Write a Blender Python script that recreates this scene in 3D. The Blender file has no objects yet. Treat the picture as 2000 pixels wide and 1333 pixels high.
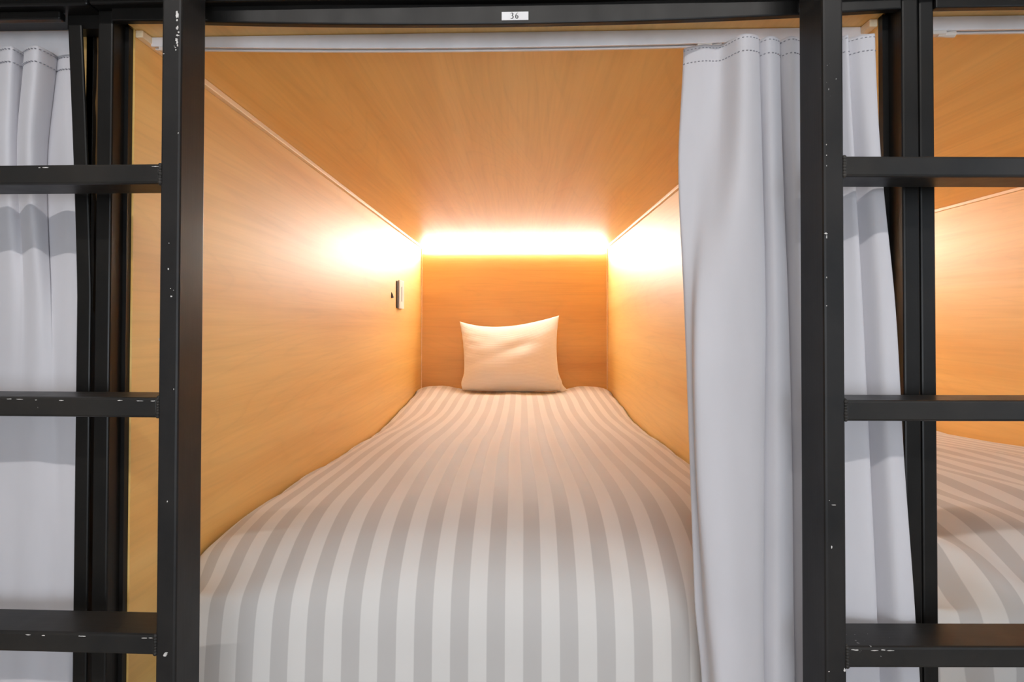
import bpy, bmesh, math, random
from mathutils import Vector, Matrix, noise

random.seed(7)
sc = bpy.context.scene
COL = sc.collection
EYE = 1.05            # eye height above the floor; all z values below are given relative to the eye
REAR_W = 13.5
LAMP_W, FILL_W, LED_E, EXPO = 32.0, 4.5, 124.0, 0.15

# ------------------------------------------------------------------ camera
yaw, pit, rol = 0.02987, 0.01206, 0.00213
R0 = Vector((math.cos(yaw), math.sin(yaw), 0))
F0 = Vector((-math.sin(yaw)*math.cos(pit), math.cos(yaw)*math.cos(pit), math.sin(pit)))
U0 = R0.cross(F0)
Rv = R0*math.cos(rol) + U0*math.sin(rol)
Uv = U0*math.cos(rol) - R0*math.sin(rol)
cd = bpy.data.cameras.new('camera'); cam = bpy.data.objects.new('camera', cd); COL.objects.link(cam)
M = Matrix.Identity(4)
for i in range(3):
    M[i][0] = Rv[i]; M[i][1] = Uv[i]; M[i][2] = -F0[i]
M[2][3] = EYE
cam.matrix_world = M
cd.sensor_width = 36; cd.lens = 18.0; cd.shift_x = 0.00784; cd.shift_y = -0.02548
cd.clip_start = 0.02
sc.camera = cam

# ------------------------------------------------------------------ world, exposure, corridor light
w = bpy.data.worlds.new('world'); sc.world = w; w.use_nodes = True
w.node_tree.nodes['Background'].inputs[0].default_value = (.8, .85, .9, 1)
w.node_tree.nodes['Background'].inputs[1].default_value = 0.3
sc.view_settings.view_transform = 'Standard'; sc.view_settings.look = 'None'
sc.view_settings.exposure = EXPO; sc.view_settings.gamma = 1; sc.view_settings.use_curve_mapping = False
try:
    sc.cycles.max_bounces = 12; sc.cycles.diffuse_bounces = 9; sc.cycles.caustics_reflective = True
    sc.cycles.sample_clamp_indirect = 6
except Exception: pass

def area(name, loc, rot, sx, sy, W, col):
    l = bpy.data.lights.new(name, 'AREA'); l.shape = 'RECTANGLE'; l.size = sx; l.size_y = sy; l.energy = W; l.color = col
    o = bpy.data.objects.new(name, l); COL.objects.link(o); o.location = loc; o.rotation_euler = rot
    return o
# linear batten lamp under the corridor ceiling, running along the row of pods
area('corridor_lamp_light', (0.05, -0.97, EYE+1.385), (0, 0, 0), 2.9, 0.05, LAMP_W, (1.0, .965, .93))
# cool side fill added for a bluish cast; its window is invented
area('added_cool_fill', (2.55, -0.75, EYE+0.25), (0, math.radians(90), 0), 1.1, 0.9, FILL_W, (.62, .78, 1.0))

# soft daylight from the low window in the wall behind the viewer
area('window_daylight_rear', (0.1, -1.84, EYE-0.15), (math.radians(90), 0, 0), 2.0, 1.1, REAR_W, (.86, .92, 1.0))

# ------------------------------------------------------------------ materials
def newmat(name):
    m = bpy.data.materials.new(name); m.use_nodes = True
    nt = m.node_tree; b = nt.nodes['Principled BSDF']
    return m, nt, b
def N(nt, t, **kw):
    n = nt.nodes.new(t)
    for k, v in kw.items(): setattr(n, k, v)
    return n
def ramp(nt, fac, stops):
    r = N(nt, 'ShaderNodeValToRGB'); e = r.color_ramp.elements
    e[0].position, e[0].color = stops[0][0], (*stops[0][1], 1)
    e[1].position, e[1].color = stops[-1][0], (*stops[-1][1], 1)
    for p, c in stops[1:-1]:
        x = e.new(p); x.color = (*c, 1)
    nt.links.new(fac, r.inputs[0]); return r
def mapped(nt, scale, src='Position', off=(0, 0, 0)):
    g = N(nt, 'ShaderNodeNewGeometry'); mp = N(nt, 'ShaderNodeMapping')
    mp.inputs['Scale'].default_value = scale; mp.inputs['Location'].default_value = off
    nt.links.new(g.outputs[src], mp.inputs[0]); return mp
def noise_n(nt, vec, scale, detail=4, rough=.5, dist=0):
    n = N(nt, 'ShaderNodeTexNoise'); n.inputs['Scale'].default_value = scale; n.inputs['Detail'].default_value = detail
    n.inputs['Roughness'].default_value = rough; n.inputs['Distortion'].default_value = dist
    nt.links.new(vec.outputs[0], n.inputs['Vector']); return n
def mixc(nt, fac, a, b, mode='MIX'):
    m = N(nt, 'ShaderNodeMix', data_type='RGBA', blend_type=mode)
    for sock, v in ((m.inputs[0], fac), (m.inputs[6], a), (m.inputs[7], b)):
        if hasattr(v, 'links'): nt.links.new(v, sock)
        elif isinstance(v, (int, float)): sock.default_value = v
        else: sock.default_value = (*v, 1)
    return m.outputs[2]

def wood(name, along, base=(.80, .495, .135), dark=(.72, .405, .090), light=(.84, .56, .18), rough=.52, off=(0, 0, 0)):
    """maple laminate; along = axis index of the grain"""
    m, nt, b = newmat(name)
    s1 = [7.0]*3; s1[along] = .55
    s2 = [120.0]*3; s2[along] = 3.0
    a = noise_n(nt, mapped(nt, s1, off=off), 1.0, 5, .55, .6)
    c1 = ramp(nt, a.outputs[0], [(.30, dark), (.5, base), (.72, light)])
    # cathedral figure
    s3 = [9.0]*3; s3[along] = 1.1
    wv = N(nt, 'ShaderNodeTexNoise'); mp = mapped(nt, s3, off=(3.1, 1.7, 5.3)); nt.links.new(mp.outputs[0], wv.inputs['Vector'])
    wv.inputs['Scale'].default_value = .55; wv.inputs['Detail'].default_value = 1.5; wv.inputs['Distortion'].default_value = .4
    ml = N(nt, 'ShaderNodeMath', operation='MULTIPLY'); ml.inputs[1].default_value = 22; nt.links.new(wv.outputs[0], ml.inputs[0])
    fr = N(nt, 'ShaderNodeMath', operation='FRACT'); nt.links.new(ml.outputs[0], fr.inputs[0])
    ln = ramp(nt, fr.outputs[0], [(0.0, (.80,)*3), (.10, (.97,)*3), (.8, (1, 1, 1)), (1.0, (.86,)*3)])
    f = noise_n(nt, mapped(nt, s2), 1.0, 3, .6)
    fl = ramp(nt, f.outputs[0], [(.35, (.90,)*3), (.6, (1.0,)*3)])
    c = mixc(nt, .28, c1.outputs[0], ln.outputs[0], 'MULTIPLY')
    c = mixc(nt, .6, c, fl.outputs[0], 'MULTIPLY')
    nt.links.new(c, b.inputs['Base Color'])
    b.inputs['Roughness'].default_value = rough
    b.inputs['Specular IOR Level'].default_value = .9
    b.inputs['Coat Weight'].default_value = .6; b.inputs['Coat Roughness'].default_value = .6
    bp = N(nt, 'ShaderNodeBump'); bp.inputs['Strength'].default_value = .05; bp.inputs['Distance'].default_value = .001
    nt.links.new(f.outputs[0], bp.inputs['Height']); nt.links.new(bp.outputs[0], b.inputs['Normal'])
    return m
W_Y = wood('maple_laminate_lengthwise', 1)
W_X = wood('maple_laminate_crosswise_dimmed', 0, base=(.72, .41, .10), dark=(.62, .32, .065), light=(.78, .47, .13), off=(2, 5, 1))  # same maple, colour darkened to offset the strip light's over-bright wash
W_C = wood('maple_laminate_ceiling_brightened', 1, base=(.86, .545, .16), dark=(.78, .45, .11), light=(.90, .61, .21), off=(4, 2, 7))  # same maple, colour lightened in place of stronger light on the ceiling
W_EDGE = wood('raw_plywood_edge', 1, base=(.92, .72, .46), dark=(.84, .60, .34), light=(.95, .80, .58), rough=.5)
W_GLUE = wood('raw_board_edge', 2, base=(.42, .24, .09), dark=(.20, .10, .035), light=(.62, .40, .18), rough=.5)

def metal(name, col=(.011, .011, .0115), col2=(.022, .020, .019), rough=.42, speck=.0, brush=2):
    m, nt, b = newmat(name)
    a = noise_n(nt, mapped(nt, (9, 9, 9)), 1.0, 5, .6)
    c = ramp(nt, a.outputs[0], [(.35, col), (.7, col2)])
    out = c.outputs[0]
    if speck:
        v = noise_n(nt, mapped(nt, (260, 260, 150)), 1.0, 2, .6)
        k = noise_n(nt, mapped(nt, (11, 11, 7), off=(5, 2, 1)), 1.0, 2, .5)
        mm = N(nt, 'ShaderNodeMath', operation='MULTIPLY'); nt.links.new(v.outputs[0], mm.inputs[0]); nt.links.new(k.outputs[0], mm.inputs[1])
        r = ramp(nt, mm.outputs[0], [(speck, (0, 0, 0)), (speck+.02, (1, 1, 1))])
        out = mixc(nt, r.outputs[0], out, (.30, .29, .28))
    nt.links.new(out, b.inputs['Base Color'])
    rr = noise_n(nt, mapped(nt, (30, 30, 14)), 1.0, 3, .5)
    mr = N(nt, 'ShaderNodeMapRange'); mr.inputs[3].default_value = rough-.08; mr.inputs[4].default_value = rough+.10
    nt.links.new(rr.outputs[0], mr.inputs[0]); nt.links.new(mr.outputs[0], b.inputs['Roughness'])
    s = [500.0]*3; s[brush] = 12.0
    bn = noise_n(nt, mapped(nt, s), 1.0, 2, .5)
    bp = N(nt, 'ShaderNodeBump'); bp.inputs['Strength'].default_value = .12; bp.inputs['Distance'].default_value = .0005
    nt.links.new(bn.outputs[0], bp.inputs['Height']); nt.links.new(bp.outputs[0], b.inputs['Normal'])
    b.inputs['Specular IOR Level'].default_value = .28
    return m
MET_V = metal('black_satin_steel_upright', speck=.50, brush=2)
MET_H = metal('black_satin_steel_crossbar', col=(.013, .013, .013), col2=(.026, .023, .020), speck=.485, brush=0, rough=.42)
MET_F = metal('black_gloss_steel_frame', col=(.006, .006, .006), col2=(.011, .010, .009), rough=.34)
MET_W = metal('weld_steel', col=(.012, .011, .010), col2=(.05, .045, .04), rough=.5)

def plain(name, col, rough=.5, emit=None, es=0, metallic=0, spec=.5, var=.06, scale=25):
    m, nt, b = newmat(name)
    a = noise_n(nt, mapped(nt, (scale,)*3), 1.0, 3, .5)
    lo = tuple(x*(1-var) for x in col); hi = tuple(min(1, x*(1+var)) for x in col)
    c = ramp(nt, a.outputs[0], [(.3, lo), (.7, hi)]); nt.links.new(c.outputs[0], b.inputs['Base Color'])
    b.inputs['Roughness'].default_value = rough; b.inputs['Metallic'].default_value = metallic
    b.inputs['Specular IOR Level'].default_value = spec
    if emit:
        b.inputs['Emission Color'].default_value = (*emit, 1); b.inputs['Emission Strength'].default_value = es
    return m
M_TRACK = plain('white_powder_coated_aluminium', (.76, .76, .79), .30)
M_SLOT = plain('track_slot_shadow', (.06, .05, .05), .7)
M_PLAST = plain('clear_white_plastic', (.75, .70, .64), .25)
M_SWITCH = plain('ivory_switch_plastic', (.86, .82, .78), .35)
M_DARK = plain('dark_plastic', (.03, .02, .02), .5)
M_LED = plain('led_diffuser', (.9, .9, .88), .4, emit=(1.0, .985, .93), es=LED_E)
M_PAPER = plain('white_label_paper', (.80, .79, .80), .5)
M_INK = plain('black_ink', (.012, .012, .013), .6)
M_CHIP = plain('bare_white_chip', (.62, .60, .58), .55, var=.25, scale=300)
M_THREAD = plain('grey_thread', (.30, .30, .33), .8)
M_WALL = plain('corridor_paint', (.50, .50, .50), .7)
M_FLOOR = plain('corridor_floor_vinyl', (.30, .28, .26), .35)
M_LAMP = plain('lamp_tube', (.9, .9, .9), .4, emit=(1.0, .96, .92), es=3)
M_PANE = plain('bright_window_pane', (.6, .65, .7), .1, emit=(.8, .9, 1.0), es=1.5)
M_BOARD = plain('white_board', (.7, .7, .7), .5)
M_MATT = plain('mattress_ticking', (.70, .68, .66), .8)

def curtain_mat():
    m, nt, b = newmat('light_grey_polyester')
    a = noise_n(nt, mapped(nt, (9, 9, 3)), 1.0, 4, .55)
    c = ramp(nt, a.outputs[0], [(.3, (.53, .52, .55)), (.7, (.59, .578, .61))])
    nt.links.new(c.outputs[0], b.inputs['Base Color'])
    b.inputs['Roughness'].default_value = .55; b.inputs['Sheen Weight'].default_value = .25; b.inputs['Specular IOR Level'].default_value = .3
    f = noise_n(nt, mapped(nt, (14, 14, 5)), 1.0, 3, .5)
    bp = N(nt, 'ShaderNodeBump'); bp.inputs['Strength'].default_value = .25; bp.inputs['Distance'].default_value = .004
    nt.links.new(f.outputs[0], bp.inputs['Height']); nt.links.new(bp.outputs[0], b.inputs['Normal'])
    return m
M_CURT = curtain_mat()

def duvet_mat():
    m, nt, b = newmat('white_satin_stripe_cotton')
    uv = N(nt, 'ShaderNodeUVMap'); uv.uv_map = 'UVMap'
    sp = N(nt, 'ShaderNodeSeparateXYZ'); nt.links.new(uv.outputs[0], sp.inputs[0])
    fr = N(nt, 'ShaderNodeMath', operation='FRACT'); nt.links.new(sp.outputs[0], fr.inputs[0])
    r = ramp(nt, fr.outputs[0], [(0, (0, 0, 0)), (.025, (1, 1, 1)), (.50, (1, 1, 1)), (.525, (0, 0, 0)), (1, (0, 0, 0))])
    a = noise_n(nt, mapped(nt, (6, 6, 6)), 1.0, 4, .5)
    v = ramp(nt, a.outputs[0], [(.3, (.97,)*3), (.7, (1.0,)*3)])
    c = mixc(nt, r.outputs[0], (.645, .625, .605), (.485, .465, .452))
    c = mixc(nt, 1.0, c, v.outputs[0], 'MULTIPLY')
    nt.links.new(c, b.inputs['Base Color'])
    mr = N(nt, 'ShaderNodeMapRange'); mr.inputs[3].default_value = .72; mr.inputs[4].default_value = .62
    nt.links.new(r.outputs[0], mr.inputs[0]); nt.links.new(mr.outputs[0], b.inputs['Roughness'])
    b.inputs['Sheen Weight'].default_value = .15
    f = noise_n(nt, mapped(nt, (9, 9, 9)), 1.0, 3, .5, .6)
    bp = N(nt, 'ShaderNodeBump'); bp.inputs['Strength'].default_value = .2; bp.inputs['Distance'].default_value = .006
    nt.links.new(f.outputs[0], bp.inputs['Height']); nt.links.new(bp.outputs[0], b.inputs['Normal'])
    return m
M_DUVET = duvet_mat()

def pillow_mat():
    m, nt, b = newmat('white_ribbed_cotton')
    uv = N(nt, 'ShaderNodeUVMap'); uv.uv_map = 'UVMap'
    sp = N(nt, 'ShaderNodeSeparateXYZ'); nt.links.new(uv.outputs[0], sp.inputs[0])
    ml = N(nt, 'ShaderNodeMath', operation='MULTIPLY'); ml.inputs[1].default_value = 2*math.pi*58; nt.links.new(sp.outputs[1], ml.inputs[0])
    sn = N(nt, 'ShaderNodeMath', operation='SINE'); nt.links.new(ml.outputs[0], sn.inputs[0])
    r = ramp(nt, sn.outputs[0], [(0, (.80, .78, .755)), (.7, (.84, .82, .80))])
    nt.links.new(r.outputs[0], b.inputs['Base Color'])
    b.inputs['Roughness'].default_value = .65; b.inputs['Sheen Weight'].default_value = .2
    bp = N(nt, 'ShaderNodeBump'); bp.inputs['Strength'].default_value = .25; bp.inputs['Distance'].default_value = .001
    nt.links.new(sn.outputs[0], bp.inputs['Height']); nt.links.new(bp.outputs[0], b.inputs['Normal'])
    return m
M_PILLOW = pillow_mat()

# ------------------------------------------------------------------ object helpers
ORG = {}
def empty(name, loc, label=None, cat=None, group=None, kind=None):
    o = bpy.data.objects.new(name, None); COL.objects.link(o)
    o.empty_display_size = .05
    o.location = (loc[0], loc[1], loc[2]+EYE); ORG[o.name] = Vector(o.location)
    tag(o, label, cat, group, kind); return o
def tag(o, label=None, cat=None, group=None, kind=None):
    if label: o['label'] = label
    if cat: o['category'] = cat
    if group: o['group'] = group
    if kind: o['kind'] = kind
    return o
def obj(name, bm, mat, parent=None, smooth=False, org=None, label=None, cat=None, group=None, kind=None):
    """link bm (in eye-relative world coordinates) as ONE mesh object"""
    me = bpy.data.meshes.new(name)
    bmesh.ops.recalc_face_normals(bm, faces=bm.faces) if not getattr(bm, 'keep', False) else None
    if org is None:
        xs = [v.co for v in bm.verts]
        org = Vector(((min(v.x for v in xs)+max(v.x for v in xs))/2, (min(v.y for v in xs)+max(v.y for v in xs))/2, min(v.z for v in xs)))
    org = Vector((org[0], org[1], org[2]+EYE))
    for v in bm.verts: v.co = v.co + Vector((0, 0, EYE)) - org
    bm.to_mesh(me); bm.free()
    if smooth:
        for p in me.polygons: p.use_smooth = True
    me.materials.append(mat)
    o = bpy.data.objects.new(name, me); COL.objects.link(o)
    base = Vector((0, 0, 0))
    if parent is not None:
        o.parent = parent; base = ORG[parent.name]
    o.location = org - base; ORG[o.name] = org
    return tag(o, label, cat, group, kind)
def add_box(bm, x0, x1, y0, y1, z0, z1, bev=0, seg=2, fn=None):
    r = bmesh.ops.create_cube(bm, size=1); vs = r['verts']
    for v in vs: v.co = Vector(((x0+x1)/2+v.co.x*(x1-x0), (y0+y1)/2+v.co.y*(y1-y0), (z0+z1)/2+v.co.z*(z1-z0)))
    if bev:
        es = list({e for v in vs for e in v.link_edges})
        g = bmesh.ops.bevel(bm, geom=es, offset=bev, segments=seg, affect='EDGES', profile=.5)
    if fn:
        for v in bm.verts: v.co = Vector(fn(*v.co))
    return bm
def box(name, x0, x1, y0, y1, z0, z1, mat, parent=None, bev=0, fn=None, cuts=0, **kw):
    bm = bmesh.new(); add_box(bm, x0, x1, y0, y1, z0, z1, bev)
    if cuts:
        for k in range(1, cuts):
            x = x0+(x1-x0)*k/cuts
            bmesh.ops.bisect_plane(bm, geom=bm.verts[:]+bm.edges[:]+bm.faces[:], plane_co=(x, 0, 0), plane_no=(1, 0, 0))
    if fn:
        for v in bm.verts: v.co = Vector(fn(*v.co))
    return obj(name, bm, mat, parent, **kw)
def cr(a, b, c, d, t):
    return .5*((2*b)+(c-a)*t+(2*a-5*b+4*c-d)*t*t+(-a+3*b-3*c+d)*t**3)
def spline(P, n):
    """P list of tuples, n samples per span, returns list"""
    out = []; m = len(P)
    for i in range(m-1):
        p = [P[max(0, i-1)], P[i], P[i+1], P[min(m-1, i+2)]]
        for k in range(n):
            out.append(tuple(cr(*[q[j] for q in p], k/n) for j in range(len(P[0]))))
    out.append(tuple(P[-1])); return out

# ------------------------------------------------------------------ the pod shells (the setting)
YB = 2.745
XL, XR = -.5286, .4714
ZLOW = -.66
def pod_walls(x0, x1, zc, seams=True, number=0):
    zt = zc
    wl = box('wall_left', x0-.018, x0, .684, YB+.018, -1.05, zt+.018, W_Y, kind='structure')
    wr = box('wall_right', x1, x1+.018, .684, YB+.018, -1.05, zt+.018, W_Y, kind='structure')
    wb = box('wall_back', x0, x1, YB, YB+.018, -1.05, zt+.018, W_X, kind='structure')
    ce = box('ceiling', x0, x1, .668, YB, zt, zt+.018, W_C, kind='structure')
    s = .0105
    # pale raw-edge strips in the corners
    box('corner_strip', x0, x0+s, .684, YB, zt-s, zt-.0005, W_EDGE, wl, bev=.0012)
    box('corner_strip', x1-s, x1, .684, YB, zt-s, zt-.0005, W_EDGE, wr, bev=.0012)
    box('corner_strip', x0+.0005, x0+.006, YB-.006, YB-.0005, -.46, zt-s, W_EDGE, wb, bev=.001)
    box('corner_strip', x1-.006, x1-.0005, YB-.006, YB-.0005, -.46, zt-s, W_EDGE, wb, bev=.001)
    # bed platform
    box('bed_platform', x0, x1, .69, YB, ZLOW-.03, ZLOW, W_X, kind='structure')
    return wl, wr, wb, ce
wl, wr, wb, ce = pod_walls(XL, XR, .400)
pod_walls(.5300, 1.5300, .4125)
pod_walls(-1.606, -.606, .412)

def led(x0, x1, zc, label):
    t = empty('led_strip_light', ((x0+x1)/2, 2.73, zc-.04), label, 'strip light', 'strip lights in the pods')
    box('housing', x0, x1, 2.737, YB-.001, zc-.0030, zc-.0003, M_SLOT, t, bev=.001)
    box('diffuser', x0+.003, x1-.003, 2.7395, YB-.001, zc-.032, zc-.0031, M_LED, t, bev=.003)
led(XL+.010, XR-.010, .400, 'glowing warm white strip light along the top of the back wall above the pillow')
led(.540, 1.52, .4125, 'warm strip light at the head end of the right-hand pod, hidden behind posts')
led(-1.596, -.616, .412, 'warm strip light at the head end of the left-hand pod, hidden behind its curtain')

# ------------------------------------------------------------------ black steel bunk frames
def bow_mid(x, y, z): return (x, y, z + min(.012, .05*x*x))
def frame(xl0, xl1, xr0, xr1, zl, label, bow=None, left_bar=None, yl=.655):
    """xl0..xl1 left post, xr0..xr1 right post, zl lintel underside"""
    t = empty('bunk_bed', ((xl0+xr1)/2, .667, -1.05), label, 'bed frame', 'black steel bunk frames')
    zp = .4098 if bow else .4213
    box('post', xl0, xl1, yl, yl+.029, -1.05, zp, MET_F, t, bev=.0022)
    box('post', xr0, xr1, .652, .683, -1.05, zp, MET_F, t, bev=.0022)
    box('lintel', xl1, xr0, .652, .662, zl, .4085, MET_F, t, bev=.0018, fn=bow, cuts=16)
    box('upper_beam', xl0-.001, xr1+.001, .641 if bow else .649, .700, .4215 if not bow else .4100, .470, MET_F, t, bev=.0025)
    box('lower_beam', xl1, xr0, .655, .683, -.70, ZLOW, MET_F, t, bev=.002)
    return t
FM = frame(-.557, -.5366, .479, .499, .382, 'black steel bunk frame around the centre pod, carrying the number label', bow=bow_mid)
FR = frame(.5022, .5205, 1.545, 1.565, .394, 'black steel bunk frame of the right-hand pod, at the right edge')
# left pod: its right post is bent and leans away at the top
FL = empty('bunk_bed', (-1.1, .667, -1.05), 'black steel bunk frame of the left-hand pod with a bent right post', 'bed frame', 'black steel bunk frames')
box('post', -1.645, -1.625, .652, .683, -1.05, .397, MET_F, FL, bev=.0022)
def bent(x, y, z):
    t = max(0, min(1, (z-.02)/.38)); return (x - .0175*t**1.25, y, z)
bm = bmesh.new(); add_box(bm, -.5812, -.5620, .655, .6585, -1.05, .392, .002)
for k in range(1, 14):
    bmesh.ops.bisect_plane(bm, geom=bm.verts[:]+bm.edges[:]+bm.faces[:], plane_co=(0, 0, .0+.03*k), plane_no=(0, 0, 1))
for v in bm.verts: v.co = Vector(bent(*v.co))
obj('post', bm, MET_F, FL, label='bent post leaning away at the top')
box('lintel', -1.625, -.606, .652, .662, .3975, .4085, MET_F, FL, bev=.0018)
box('upper_beam', -1.647, -.5595, .641, .700, .409, .470, MET_F, FL, bev=.0025)
box('lower_beam', -1.625, -.606, .664, .683, -.70, ZLOW, MET_F, FL, bev=.002)
# black tape-like closing strip between the two posts with ragged edges, raw board edge behind it
box('filler_board', -.6055, -.5600, .690, .700, -1.05, .400, W_GLUE, FL, label='raw board edge showing in the gap')
def strip(name, x0f, x1f, y0, y1, z0, z1, mat, par, n=60, **kw):
    bm = bmesh.new(); rows = []
    for k in range(n+1):
        z = z0+(z1-z0)*k/n; a, b = x0f(z), x1f(z)
        rows.append([bm.verts.new(p) for p in ((a, y0, z), (b, y0, z), (b, y1, z), (a, y1, z))])
    for r, s in zip(rows, rows[1:]):
        for i in range(4): bm.faces.new((r[i], r[(i+1) % 4], s[(i+1) % 4], s[i]))
    bm.faces.new(rows[0]); bm.faces.new(rows[-1]); return obj(name, bm, mat, par, **kw)
nz = lambda z, s: noise.noise(Vector((s, s*2.3, z*60)))*.0016 + noise.noise(Vector((s, 1, z*18)))*.002
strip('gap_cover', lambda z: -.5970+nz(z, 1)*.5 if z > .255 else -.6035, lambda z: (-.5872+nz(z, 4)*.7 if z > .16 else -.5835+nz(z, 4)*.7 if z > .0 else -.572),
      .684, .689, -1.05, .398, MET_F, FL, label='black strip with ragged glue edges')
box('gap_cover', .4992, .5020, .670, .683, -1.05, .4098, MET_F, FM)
box('shadow_gap_strip', .4716, .4790, .676, .6838, -1.05, .3995, MET_F, FM)  # black strip standing in for the shadow gap beside the post
box('shadow_gap_strip', -.5366, -.5312, .676, .6838, -1.05, .3995, MET_F, FM)  # shade of the left panel gap, built as a black strip
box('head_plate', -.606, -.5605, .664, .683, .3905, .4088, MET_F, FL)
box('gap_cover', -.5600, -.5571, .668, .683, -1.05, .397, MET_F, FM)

# ------------------------------------------------------------------ the number label
L = empty('number_label', (.0002, .6512, .386), 'small white paper label printed 36 on the black lintel', 'label')
box('paper', -.0232, .0110, .6512, .65195, .3858, .3966, M_PAPER, L)
def digit(strokes, ox, oz, h):
    """strokes: polylines of (x, z, width) in units of digit height, extruded slabs"""
    bm = bmesh.new()
    for st in strokes:
        P = spline(st, 8); prev = None; rows = []
        for i, (x, z, wd) in enumerate(P):
            a = P[max(0, i-1)]; b = P[min(len(P)-1, i+1)]
            d = Vector((b[0]-a[0], b[1]-a[1])); d = d.normalized() if d.length else Vector((1, 0)); nrm = Vector((-d.y, d.x))*wd/2
            q = []
            for s, y in ((-1, .65105), (1, .65105), (1, .6513), (-1, .6513)):
                q.append(bm.verts.new((ox+(x+nrm.x*s)*h, y, oz+(z+nrm.y*s)*h)))
            rows.append(q)
        for r, s in zip(rows, rows[1:]):
            for i in range(4): bm.faces.new((r[i], r[(i+1) % 4], s[(i+1) % 4], s[i]))
        bm.faces.new(rows[0]); bm.faces.new(rows[-1])
    return bm
three = [[(.04, .80, .05), (.10, .93, .06), (.22, .98, .08), (.36, .90, .15), (.38, .76, .16), (.30, .62, .11), (.18, .54, .06)],
         [(.18, .54, .06), (.32, .50, .10), (.42, .36, .17), (.41, .18, .17), (.30, .05, .10), (.16, .01, .07), (.04, .08, .12)]]
six = [[(.46, .98, .04), (.30, .90, .07), (.15, .70, .12), (.08, .42, .17), (.10, .20, .17), (.18, .05, .10), (.27, .01, .06), (.38, .08, .12), (.44, .26, .17), (.41, .44, .15), (.30, .54, .08), (.17, .48, .05)]]
obj('digit', digit(three, -.0118, .3876, .0076), M_INK, L)
obj('digit', digit(six, -.0058, .3876, .0076), M_INK, L)

# ------------------------------------------------------------------ ladders
def ladder(xin, y, yaw, side, rungs, T, D, label):
    c, s = math.cos(yaw), math.sin(yaw)
    W = .42
    t = empty('bunk_ladder', (xin-side*W/2, y+D/2, -1.05), label, 'ladder', 'black steel bunk ladders')
    def L(a, b, z):
        a = -a*side; return (xin+a*c-b*s, y+a*s+b*c, z)
    def tube(name, a0, a1, z0, z1, bev, mat, parent=t, lab=None):
        bm = bmesh.new(); add_box(bm, a0, a1, 0, D, z0, z1, bev)
        for v in bm.verts: v.co = Vector(L(*v.co))
        return obj(name, bm, mat, parent, label=lab)
    r1 = tube('rail', 0, T, -1.05, 1.33, .0028, MET_V); r2 = tube('rail', W-T, W, -1.05, 1.33, .0028, MET_V)
    allr = [r for r in rungs]
    st = rungs[0]-rungs[1]
    allr = [rungs[0]+3*st, rungs[0]+2*st, rungs[0]+st] + allr + [rungs[2]-.28, rungs[2]-.56]
    for z in allr:
        if z < -1.0 or z > 1.3: continue
        tube('rung', T, W-T, z-T, z, .0028, MET_H)
        # weld beads where the rung meets the rails
        for a in (T, W-T):
            bm = bmesh.new(); rnd = random.Random(int((z+2)*1000)+int(a*1000))
            n = 7
            for k in range(n):
                zz = z-T+T*(k+.5)/n
                g = bmesh.ops.create_icosphere(bm, subdivisions=2, radius=.0019+rnd.random()*.0009)
                da = .0006 if a == T else -.0006
                for v in g['verts']:
                    p = v.co.copy(); v.co = Vector(L(a+da+p.x, .0010+rnd.random()*.0001+p.y*.9, zz+p.z*1.1))
            for k in range(8):
                bb = D*(k+.5)/8
                g = bmesh.ops.create_icosphere(bm, subdivisions=1, radius=.0019+rnd.random()*.0008)
                da = .0006 if a == T else -.0006
                for v in g['verts']:
                    p = v.co.copy(); v.co = Vector(L(a+da+p.x, bb+p.y*1.2, (z if z < 0 else z-T)+p.z))
            obj('weld_bead', bm, MET_W, t, smooth=True)
    return t, L
TL, DL = .02351, .04711
lad1, LL = ladder(-.39638, .584, -.00505, 1, [.18355, -.08997, -.36406], TL, DL, 'black steel ladder on the left with chipped white paint near its top')
lad2, LR = ladder(.34254, .58582, .03116, -1, [.1875, -.08815, -.36294], TL, DL, 'black steel ladder on the right, in front of the bunched curtain')

# paint chips along the front inner edge of the left rail, and a few scuffs
def chips(parent, Lf, spots, y_off=-.00035, seed=3):
    rnd = random.Random(seed); bm = bmesh.new()
    for (a, z, ra, rz) in spots:
        n = 12; vs = []; vb = []
        for k in range(n):
            th = 2*math.pi*k/n; q = .55+.65*rnd.random()
            aa, zz = a+ra*q*math.cos(th), z+rz*q*math.sin(th)
            vs.append(bm.verts.new(Lf(aa, y_off, zz))); vb.append(bm.verts.new(Lf(aa, y_off+.0006, zz)))
        bm.faces.new(vs); 
        for k in range(n): bm.faces.new((vs[k], vs[(k+1) % n], vb[(k+1) % n], vb[k]))
    obj('paint_chips', bm, M_CHIP, parent, kind='stuff', label='chipped white paint specks')
sp = [(.0052, .3610, .0017, .0020), (.0047, .3574, .0019, .0036), (.0050, .3520, .0010, .0014), (.0046, .3428, .0016, .0028), (.0030, .3376, .0011, .0009), (.0042, .3340, .0019, .0011),
      (.0052, .3290, .0016, .0022), (.0045, .3258, .0013, .0026), (.0040, .3222, .0007, .0016), (.0067, .3198, .0011, .0006), (.0080, .3215, .0004, .0004)]
sp += [(.0205, .3125, .0010, .0006), (.006, .317, .0010, .0010), (.0022, .219, .0006, .0010), (.012, .09, .0004, .0008), (.0125, .06, .0007, .0012), (.0045, -.08, .0004, .0010),
       (.0095, .037, .0004, .0006), (.0085, .028, .0011, .0011), (.006, .035, .0004, .0004), (.0225, -.022, .0005, .0018), (.0108, -.21, .0007, .0011)]
sp += [(.0105+.0004*k, -.366-.018-.0009*k, .0022, .0006) for k in range(5)]
chips(lad1, LL, sp)
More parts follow.
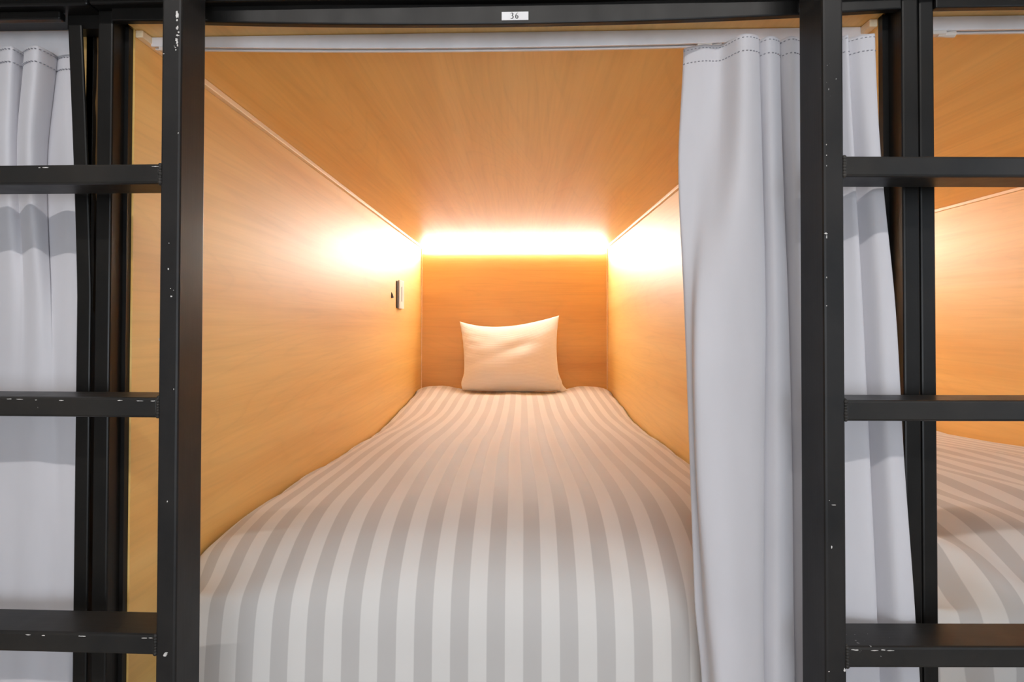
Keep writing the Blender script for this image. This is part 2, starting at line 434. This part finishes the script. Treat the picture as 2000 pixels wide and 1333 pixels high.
chips(lad2, LR, [(.0035, .20-.012*k, .0005, .0008) for k in range(3)] + [(.0022, .0995, .0018, .0012), (.0032, .096, .0006, .0026), (.0028, .050, .0006, .0008), (.0026, .018, .0005, .0007), (.0045, -.2, .0005, .0004),
      (.0098, -.205, .0026, .0005), (.0068, -.252, .0007, .0019), (.003, -.39, .0010, .0005), (.0205, -.388, .0014, .0021), (.003, -.415, .0018, .004), (.0035, -.425, .001, .003)], seed=9)
# scuffs on the rungs' upper front edges
for (ld, Lf, zr, seed) in ((lad1, LL, -.08997, 1), (lad1, LL, -.36406, 2), (lad1, LL, .18355, 5), (lad2, LR, -.36294, 4)):
    rnd = random.Random(seed)
    chips(ld, Lf, [(TL+.003+(.25 if ld is lad1 else .05)*rnd.random()**1.3, zr-.0028-.0012*rnd.random(), .0012+.004*rnd.random(), .00045) for k in range(4 if zr > .1 else 8)], seed=seed)

# ------------------------------------------------------------------ curtain tracks
def track(x0, x1, z0, z1, y0, label, gl, bow=None):
    t = empty('curtain_track', ((x0+x1)/2, y0+.006, z0), label, 'curtain track', 'white curtain tracks')
    box('rail', x0, x1, y0, y0+.0035, z0, z1, M_TRACK, t, bev=.0007, fn=bow, cuts=16)
    box('rail_lip', x0, x1, y0+.0085, y0+.0125, z0-.0004, z1, M_TRACK, t, bev=.0007, fn=bow, cuts=16)
    box('slot', x0+.001, x1-.001, y0+.0034, y0+.0086, z0+.004, z1, M_SLOT, t, fn=bow, cuts=16)
    for k, gx in enumerate(gl):
        bm = bmesh.new()
        add_box(bm, gx-.010, gx+.010, y0+.001, y0+.011, z0-.0045, z0+.003, .0012)
        g = bmesh.ops.create_cone(bm, cap_ends=True, segments=10, radius1=.003, radius2=.0045, depth=.022, matrix=Matrix.Translation((gx+.012, y0+.006, z0-.003)) @ Matrix.Rotation(math.radians(90), 4, 'Y'))
        if bow:
            for v in bm.verts: v.co = Vector(bow(*v.co))
        obj('glider', bm, M_PLAST, t, label='translucent plastic glider')
bow_t = lambda x, y, z: (x, y, z + min(.010, .03*x*x) if z < .395 else z)
track(-.520, .469, .3786, .3995, .702, 'white aluminium curtain track under the ceiling of the centre pod', [-.500, .253], bow_t)
track(.535, 1.525, .3935, .412, .702, 'white aluminium curtain track of the right-hand pod', [.566])
track(-1.60, -.612, .3720, .4115, .702, 'white aluminium curtain track above the curtain at the left edge', [-.70])

# ------------------------------------------------------------------ curtains
# control points (x, y) across the cloth at several heights z, top to bottom
MAIN = [
    (0.37, [(0.234, 0.704), (0.2235, 0.697), (0.2443, 0.688), (0.2687, 0.688), (0.2867, 0.664), (0.3084, 0.6688), (0.3105, 0.682), (0.323, 0.6693), (0.3389, 0.6763), (0.3398, 0.686), (0.3514, 0.6698), (0.3775, 0.6816), (0.3792, 0.6672), (0.4076, 0.68), (0.4217, 0.6688), (0.4248, 0.68), (0.4395, 0.6704), (0.4542, 0.6672), (0.4546, 0.6736)]),
    (0.21, [(0.225, 0.7008), (0.2153, 0.6938), (0.2389, 0.693), (0.2619, 0.682), (0.2831, 0.66), (0.3118, 0.669), (0.3162, 0.687), (0.3254, 0.6688), (0.344, 0.6798), (0.3488, 0.6974), (0.3558, 0.6708), (0.3822, 0.682), (0.3829, 0.666), (0.4096, 0.676), (0.4254, 0.664), (0.4324, 0.682), (0.4446, 0.664), (0.4573, 0.662), (0.4576, 0.668)]),
    (0.018, [(0.228, 0.6862), (0.2174, 0.6784), (0.2239, 0.67), (0.2306, 0.659), (0.2656, 0.655), (0.3127, 0.6655), (0.3158, 0.682), (0.3284, 0.666), (0.3489, 0.677), (0.3522, 0.6924), (0.3606, 0.6694), (0.3843, 0.677), (0.3866, 0.663), (0.4095, 0.665), (0.4306, 0.658), (0.4378, 0.677), (0.4519, 0.656), (0.4688, 0.655), (0.4665, 0.658)]),
    (-0.175, [(0.2338, 0.6812), (0.2226, 0.6734), (0.228, 0.668), (0.2271, 0.654), (0.2599, 0.65), (0.3083, 0.6605), (0.3114, 0.677), (0.3294, 0.6632), (0.3523, 0.6764), (0.3551, 0.6908), (0.3653, 0.668), (0.3856, 0.672), (0.3889, 0.66), (0.4092, 0.658), (0.4342, 0.652), (0.443, 0.674), (0.4565, 0.65), (0.475, 0.65), (0.4729, 0.653)]),
    (-0.37, [(0.2382, 0.6762), (0.2288, 0.6736), (0.2376, 0.669), (0.2387, 0.649), (0.2673, 0.645), (0.3045, 0.6555), (0.3077, 0.672), (0.3261, 0.6582), (0.3507, 0.6714), (0.3536, 0.6858), (0.3642, 0.663), (0.3856, 0.667), (0.3899, 0.657), (0.41, 0.651), (0.4383, 0.647), (0.4468, 0.669), (0.4627, 0.645), (0.4829, 0.645), (0.4809, 0.648)]),
    (-0.45, [(0.2451, 0.6742), (0.2366, 0.6742), (0.2438, 0.667), (0.2458, 0.645), (0.2736, 0.643), (0.3046, 0.6535), (0.3084, 0.67), (0.3248, 0.6562), (0.3506, 0.6694), (0.3542, 0.6838), (0.3639, 0.661), (0.3852, 0.665), (0.3895, 0.655), (0.4107, 0.649), (0.4401, 0.645), (0.4487, 0.667), (0.4656, 0.643), (0.4869, 0.643), (0.4849, 0.646)]),
    (-0.57, [(0.2484, 0.6732), (0.2412, 0.6732), (0.2496, 0.666), (0.2526, 0.644), (0.2778, 0.642), (0.3049, 0.6525), (0.3088, 0.669), (0.3251, 0.6552), (0.3508, 0.6684), (0.3545, 0.6828), (0.3641, 0.66), (0.3854, 0.664), (0.3895, 0.654), (0.4119, 0.648), (0.4424, 0.644), (0.4512, 0.666), (0.469, 0.642), (0.4896, 0.642), (0.4882, 0.645)])]
LEFT = [
    (0.372, [(-1.0226, 0.678), (-0.9198, 0.668), (-0.8477, 0.68), (-0.7535, 0.668), (-0.7257, 0.692), (-0.7133, 0.676), (-0.6897, 0.67), (-0.6897, 0.69), (-0.6792, 0.678), (-0.654, 0.67), (-0.6505, 0.696), (-0.6591, 0.702), (-0.639, 0.694), (-0.6199, 0.694)]),
    (0.22, [(-1.018, 0.677), (-0.9156, 0.667), (-0.8438, 0.679), (-0.75, 0.667), (-0.7299, 0.687), (-0.7272, 0.679), (-0.6937, 0.669), (-0.6913, 0.685), (-0.6916, 0.681), (-0.6604, 0.667), (-0.6577, 0.691), (-0.6693, 0.697), (-0.6232, 0.679), (-0.6064, 0.681)]),
    (0.018, [(-1.0122, 0.676), (-0.9104, 0.666), (-0.8391, 0.678), (-0.7529, 0.666), (-0.7231, 0.678), (-0.7137, 0.676), (-0.686, 0.67), (-0.6724, 0.672), (-0.6653, 0.672), (-0.6441, 0.667), (-0.6345, 0.674), (-0.6321, 0.676), (-0.6099, 0.672), (-0.5886, 0.676)]),
    (-0.175, [(-1.0065, 0.675), (-0.9052, 0.665), (-0.8343, 0.677), (-0.7556, 0.665), (-0.7218, 0.673), (-0.7126, 0.671), (-0.6881, 0.668), (-0.673, 0.667), (-0.6615, 0.666), (-0.6429, 0.665), (-0.6261, 0.668), (-0.6181, 0.67), (-0.6041, 0.67), (-0.5845, 0.675)]),
    (-0.37, [(-1.0009, 0.674), (-0.9001, 0.664), (-0.8296, 0.676), (-0.7513, 0.664), (-0.7248, 0.672), (-0.7085, 0.67), (-0.6912, 0.667), (-0.6727, 0.666), (-0.6567, 0.664), (-0.642, 0.664), (-0.6239, 0.667), (-0.6113, 0.667), (-0.5983, 0.668), (-0.5811, 0.674)]),
    (-0.45, [(-0.999, 0.674), (-0.8985, 0.664), (-0.828, 0.676), (-0.7499, 0.664), (-0.7234, 0.672), (-0.7072, 0.67), (-0.6899, 0.667), (-0.6749, 0.666), (-0.6589, 0.664), (-0.645, 0.664), (-0.6269, 0.667), (-0.6116, 0.667), (-0.5985, 0.668), (-0.5912, 0.674)]),
    (-0.57, [(-0.9968, 0.674), (-0.8964, 0.664), (-0.8261, 0.676), (-0.7482, 0.664), (-0.7217, 0.672), (-0.7055, 0.67), (-0.6883, 0.667), (-0.6733, 0.666), (-0.6573, 0.664), (-0.6434, 0.664), (-0.6254, 0.667), (-0.6115, 0.667), (-0.5985, 0.668), (-0.5926, 0.674)])]
def curtain(tab, label, n_u=7, n_z=10, seed=0):
    t = empty('curtain', (sum(p[0] for p in tab[-1][1])/len(tab[-1][1]), .67, tab[-1][0]), label, 'curtain', 'light grey pod curtains')
    rows = []
    for (z, P) in tab: rows.append((z, spline(P, n_u)))
    zs = [(z, i) for i, (z, _) in enumerate(rows)]
    def S(z):
        # rows are ordered top to bottom
        i = 0
        while i < len(rows)-2 and z < rows[i+1][0]: i += 1
        z1, z2 = rows[i][0], rows[i+1][0]; tt = (z1-z)/(z1-z2)
        q = [rows[max(0, i-1)][1], rows[i][1], rows[i+1][1], rows[min(len(rows)-1, i+2)][1]]
        out = []
        for k in range(len(rows[0][1])):
            x = cr(*[r[k][0] for r in q], tt); y = cr(*[r[k][1] for r in q], tt)
            w_ = noise.noise(Vector((x*16+seed, z*3.2, seed)))*.0022*min(1, max(0, (.33-z)*4))
            if x > .33: w_ = abs(w_)*.5
            out.append((x, y+w_))
        return out
    ztop, zbot = rows[0][0], rows[-1][0]
    zl = [ztop, ztop-.0035, ztop-.010, ztop-.0175, ztop-.0215, ztop-.0235]
    m = 80
    zl += [ztop-.0235-(ztop-.0235-zbot)*k/m for k in range(1, m+1)]
    bm = bmesh.new(); grid = []
    for z in zl:
        s = S(z); grid.append([bm.verts.new((x, y, z)) for x, y in s])
        if abs(z-(ztop-.0215)) < 1e-6:      # the seam pinches the cloth slightly
            for v in grid[-1]: v.co.y += .0007
    for a, b in zip(grid, grid[1:]):
        for k in range(len(a)-1): bm.faces.new((a[k], a[k+1], b[k+1], b[k]))
    o = obj('cloth', bm, M_CURT, t, smooth=True)
    md = o.modifiers.new('thick', 'SOLIDIFY'); md.thickness = .0012; md.offset = 1
    # make sure thickness grows away from the viewer
    # stitching: two dashed rows round the header band
    bs = bmesh.new()
    for zz in (ztop-.0042, ztop-.0215):
        s = S(zz); acc = 0; last = Vector((s[0][0], s[0][1]))
        for k in range(1, len(s)):
            a = Vector(s[k-1]); b = Vector(s[k]); d = b-a; Ld = d.length
            if Ld == 0: continue
            u = d/Ld; pos = 0
            while acc + (Ld-pos) > .0046:
                pos += .0046-acc; acc = 0
                c0 = a+u*pos; nrm = Vector((u.y, -u.x))
                p0 = c0-u*.0011; p1 = c0+u*.0011
                vv = []
                for q in (p0, p1):
                    for dz in (-.00038, .00038):
                        for dn in (-.0019, .0019):
                            vv.append(bs.verts.new((q.x+nrm.x*dn, q.y+nrm.y*dn, zz+dz)))
                for f in ((0, 1, 3, 2), (4, 5, 7, 6), (0, 1, 5, 4), (2, 3, 7, 6), (0, 2, 6, 4), (1, 3, 7, 5)):
                    bs.faces.new([vv[i] for i in f])
            acc += Ld-pos
    obj('stitching', bs, M_THREAD, t, kind='stuff', label='dashed grey stitching')
    return t
curtain(MAIN, 'light grey curtain bunched up at the right side of the centre pod', seed=3)
curtain(LEFT, 'light grey curtain drawn across the pod at the left edge', seed=11)

# ------------------------------------------------------------------ bedding
def smooth01(t): t = max(0, min(1, t)); return t*t*(3-2*t)
def duvet(xc, half, label, seed, rumple=0, offs=.0):
    prof = spline([(2.735, -.43), (2.715, -.385), (2.68, -.358), (2.60, -.350), (2.45, -.350), (2.3, -.352), (2.1, -.362), (1.85, -.356), (1.6, -.338), (1.35, -.318), (1.12, -.303),
            (.97, -.297), (.87, -.300), (.80, -.316), (.752, -.341), (.722, -.372), (.707, -.415), (.702, -.48), (.701, -.55), (.702, -.60), (.704, -.650)], 7)
    n = 110
    bm = bmesh.new(); uvl = bm.loops.layers.uv.new('UVMap'); grid = []; dist = 0; uvs = []
    for i, (Y, Z) in enumerate(prof):
        if i: dist += math.hypot(Y-prof[i-1][0], Z-prof[i-1][1])
        # crown of the duvet: high in the middle, low against the walls
        if Y > 2.1: crown = .030*(1-(Y-2.1)/.5) if Y < 2.6 else -.012
        elif Y > 1.0: crown = .066-.036*(Y-1.0)/1.1
        else: crown = .066
        crown = max(-.010, crown)
        front = smooth01((.85-Y)/.14)
        row = []; ur = []
        for k in range(n+1):
            s = -1+2*k/n; a = abs(s)
            x = xc+half*s*(1-.012*front)
            cw = crown*(1.0 if s < 0 else .88)
            z = Z; y = Y
            face = smooth01((-.33-Z)/.08)*front      # 1 on the vertical front face
            z -= cw*a**3*(1-face*.85) + .022*a**16*(1-face)
            y += (.055*a**7)*front
            if Y > 2.35: z += .012*math.exp(-((a-.72)/.18)**2)*smooth01((Y-2.35)/.2) - .009*math.exp(-(a/.55)**6)*smooth01((Y-2.4)/.12)
            w = noise.noise(Vector((x*5+seed, Y*2.3, Z*4)))*.008 + noise.noise(Vector((x*13+seed, Y*6, Z*9)))*.0028
            w += (noise.noise(Vector((s*2.4+seed, Y*11, 1)))*.010*smooth01((a-.75)*4))*(1-front)
            if rumple:
                q = math.exp(-(((x-xc+.42)/.11)**2+((Y-.77)/.13)**2))
                w += rumple*q*(math.sin((x*1.2+Y*.9-Z*.6)*42)*.013+noise.noise(Vector((x*9, Y*9, Z*9+seed)))*.03)
                w += rumple*.006*math.sin(x*34+Y*16)*math.exp(-((Y-.85)/.30)**2)*(1-face)
            z += w*(1-face); y -= max(-.006, w*.8)*face
            wob = noise.noise(Vector((Y*1.1+seed, x*1.2, 0)))*.010
            row.append(bm.verts.new((x, y, z))); ur.append(((x+wob*(1-front)-offs)/.05, dist))
        grid.append(row); uvs.append(ur)
    for i in range(len(grid)-1):
        for k in range(n):
            f = bm.faces.new((grid[i][k], grid[i+1][k], grid[i+1][k+1], grid[i][k+1]))
            for lp, (a, b) in zip(f.loops, ((i, k), (i+1, k), (i+1, k+1), (i, k+1))): lp[uvl].uv = uvs[a][b]
    o = obj('duvet', bm, M_DUVET, None, smooth=True, label=label, cat='duvet', group='white striped duvets')
    md = o.modifiers.new('thick', 'SOLIDIFY'); md.thickness = .006; md.offset = -1
    return o
duvet(-.0286, .497, 'white satin-striped duvet on the bed of the centre pod', 2.0, offs=-.0445)
duvet(1.030, .497, 'white striped duvet with a rumpled front corner in the right-hand pod', 9.0, rumple=1, offs=.01)
for xc, lab in ((-.0286, 'mattress under the striped duvet of the centre pod'), (1.03, 'mattress under the rumpled duvet of the right-hand pod')):
    box('mattress', xc-.488, xc+.488, .80, 2.70, ZLOW, -.500, M_MATT, None, bev=.03, label=lab, cat='mattress', group='mattresses in the pods')

def pillow():
    nu, nv = 44, 34
    # outline corners (x, z along the face): the right top corner stands highest
    BL, BR, TLc, TRc = (-.283, -.348), (.212, -.348), (-.313, -.002), (.208, .030)
    def pos(u, v, side):
        a, b = (u+1)/2, (v+1)/2
        x = (1-b)*((1-a)*BL[0]+a*BR[0])+b*((1-a)*TLc[0]+a*TRc[0])
        z = (1-b)*((1-a)*BL[1]+a*BR[1])+b*((1-a)*TLc[1]+a*TRc[1])
        cu, cv = 1-u*u, 1-v*v
        z -= .040*cu*b**2*(1-.25*u)           # sagging top edge
        z -= .006*cu*(1-b)**3
        x += .014*cv*(1-a)**3 - .018*cv*a**3 + (.012*(a-.5)*2)*math.exp(-((b-.10)/.09)**2)   # drawn-in sides
        th = .098*(max(0, cu)**.42)*(max(0, cv)**.42)
        th *= 1.0-.22*v
        th += .016*noise.noise(Vector((u*1.9+3, v*2.2, side+2)))*cu*cv
        th -= .007*math.exp(-((v-.22-.20*u*u-.1*math.sin(u*4))/.14)**2)*cu*(.6+.5*math.sin(u*5+1))
        th += .009*noise.noise(Vector((u*3.0, v*9.0, 4)))*smooth01((abs(u)-.35)*2)*cv   # side puckers
        # seat crease, lower third sagging forward
        th += .010*math.exp(-((v+.45)/.35)**2)*cu
        y = 2.585+.095*b
        return Vector((x, y - side*th*(1 if side > 0 else .60), z))
    bm = bmesh.new(); uvl = bm.loops.layers.uv.new('UVMap')
    edge = {}
    def V(i, j, side):
        u, v = math.sin(math.pi/2*(-1+2*i/nu)), math.sin(math.pi/2*(-1+2*j/nv))
        on = i in (0, nu) or j in (0, nv)
        key = (i, j, 0 if on else side)
        if key not in edge:
            edge[key] = bm.verts.new(pos(u, v, side) if not on else (pos(u, v, 1)+pos(u, v, -1))/2)
        return edge[key]
    for side in (1, -1):
        for i in range(nu):
            for j in range(nv):
                f = bm.faces.new((V(i, j, side), V(i+1, j, side), V(i+1, j+1, side), V(i, j+1, side)))
                for lp, (p, q) in zip(f.loops, ((i, j), (i+1, j), (i+1, j+1), (i, j+1))): lp[uvl].uv = (math.sin(math.pi/2*(-1+2*p/nu))*.5+.5, math.sin(math.pi/2*(-1+2*q/nv))*.5+.5)
    t = empty('pillow', (-.04, 2.6, -.35), 'small white ribbed pillow propped against the back wall of the centre pod', 'pillow')
    obj('pillow_cushion', bm, M_PILLOW, t, smooth=True)
    # loose flap of the pillowcase at the lower right corner
    bm = bmesh.new(); g = []
    for i in range(9):
        a = i/8; row = []
        for j in range(7):
            b = j/6
            row.append(bm.verts.new(((.190+.050*a), 2.575+.012*a-.012*math.sin(b*3)*(1-a), -.352+.085*b*(1-a)**1.2+.004*math.sin(a*9))))
        g.append(row)
    for i in range(8):
        for j in range(6): bm.faces.new((g[i][j], g[i+1][j], g[i+1][j+1], g[i][j+1]))
    o = obj('pillowcase_flap', bm, M_PILLOW, t, smooth=True)
    md = o.modifiers.new('thick', 'SOLIDIFY'); md.thickness = .004
pillow()

# ------------------------------------------------------------------ wall controls
S = empty('wall_switch', (XL, 2.21, .05), 'slim ivory switch plate on the left wood wall', 'switch')
box('plate', XL+.0045, XL+.0110, 2.200, 2.288, .053, .178, M_SWITCH, S, bev=.0025)
box('backplate', XL, XL+.0046, 2.182, 2.280, .056, .172, M_DARK, S)
box('slot', XL+.0108, XL+.0116, 2.236, 2.243, .085, .150, M_DARK, S)
H = bmesh.new()
hv = [H.verts.new(p) for p in ((XL, 2.098, .120), (XL, 2.122, .096), (XL, 2.098, .094), (XL+.005, 2.101, .112), (XL+.007, 2.118, .097), (XL+.007, 2.101, .095))]
for f in ((0, 1, 2), (3, 5, 4), (0, 3, 4, 1), (1, 4, 5, 2), (2, 5, 3, 0)): H.faces.new([hv[k] for k in f])
obj('wall_hook', H, M_DARK, None, label='tiny dark hook on the left wall just beside the switch', cat='hook')

# ------------------------------------------------------------------ the corridor round the camera
def struct(name, *a, **kw): return box(name, *a, kind='structure', **kw)
struct('floor', -2.7, 2.7, -1.9, .684, -1.10, -1.05, M_FLOOR)
struct('ceiling', -2.7, 2.7, -1.9, .70, 1.40, 1.45, M_WALL)
struct('wall_front', -2.7, 2.7, -1.95, -1.9, -1.05, 1.40, M_WALL)
struct('wall_left', -2.75, -2.7, -1.9, .70, -1.05, 1.40, M_WALL)
struct('wall_right', 2.7, 2.75, -1.9, .70, -1.05, 1.40, M_WALL)
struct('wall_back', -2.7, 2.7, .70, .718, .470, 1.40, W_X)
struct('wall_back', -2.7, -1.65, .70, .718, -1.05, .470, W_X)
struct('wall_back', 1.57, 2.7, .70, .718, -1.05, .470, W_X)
for a, b in ((-1.606, -.606), (XL, XR), (.53, 1.53)):
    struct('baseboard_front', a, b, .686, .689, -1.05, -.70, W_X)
T_ = empty('ceiling_lamp', (.05, -.97, 1.36), 'linear batten lamp under the corridor ceiling behind the viewer', 'lamp')
box('lamp_body', -1.45, 1.55, -1.01, -.93, 1.392, 1.3999, M_BOARD, T_, bev=.003)
box('lamp_tube', -1.43, 1.53, -1.0, -.94, 1.3865, 1.392, M_LAMP, T_)
def window(name, x0, x1, y0, y1, z0, z1, ax):
    o = struct(name, x0, x1, y0, y1, z0, z1, M_PANE)
    t = .05
    if ax == 'x':
        for a, b_, c, d in ((y0-t, y0, z0-t, z1+t), (y1, y1+t, z0-t, z1+t), (y0, y1, z0-t, z0), (y0, y1, z1, z1+t)):
            box('window_frame', x0-.02, x1, a, b_, c, d, M_BOARD, o, bev=.004)
    else:
        for a, b_, c, d in ((x0-t, x0, z0-t, z1+t), (x1, x1+t, z0-t, z1+t), (x0, x1, z0-t, z0), (x0, x1, z1, z1+t)):
            box('window_frame', a, b_, y0, y1+.02, c, d, M_BOARD, o, bev=.004)
window('added_window', 2.68, 2.699, -1.25, -.25, -.40, .90, 'x')  # unseen window, added to go with the cool side fill
window('window_2', -.9, 1.1, -1.899, -1.88, -.70, .40, 'y')
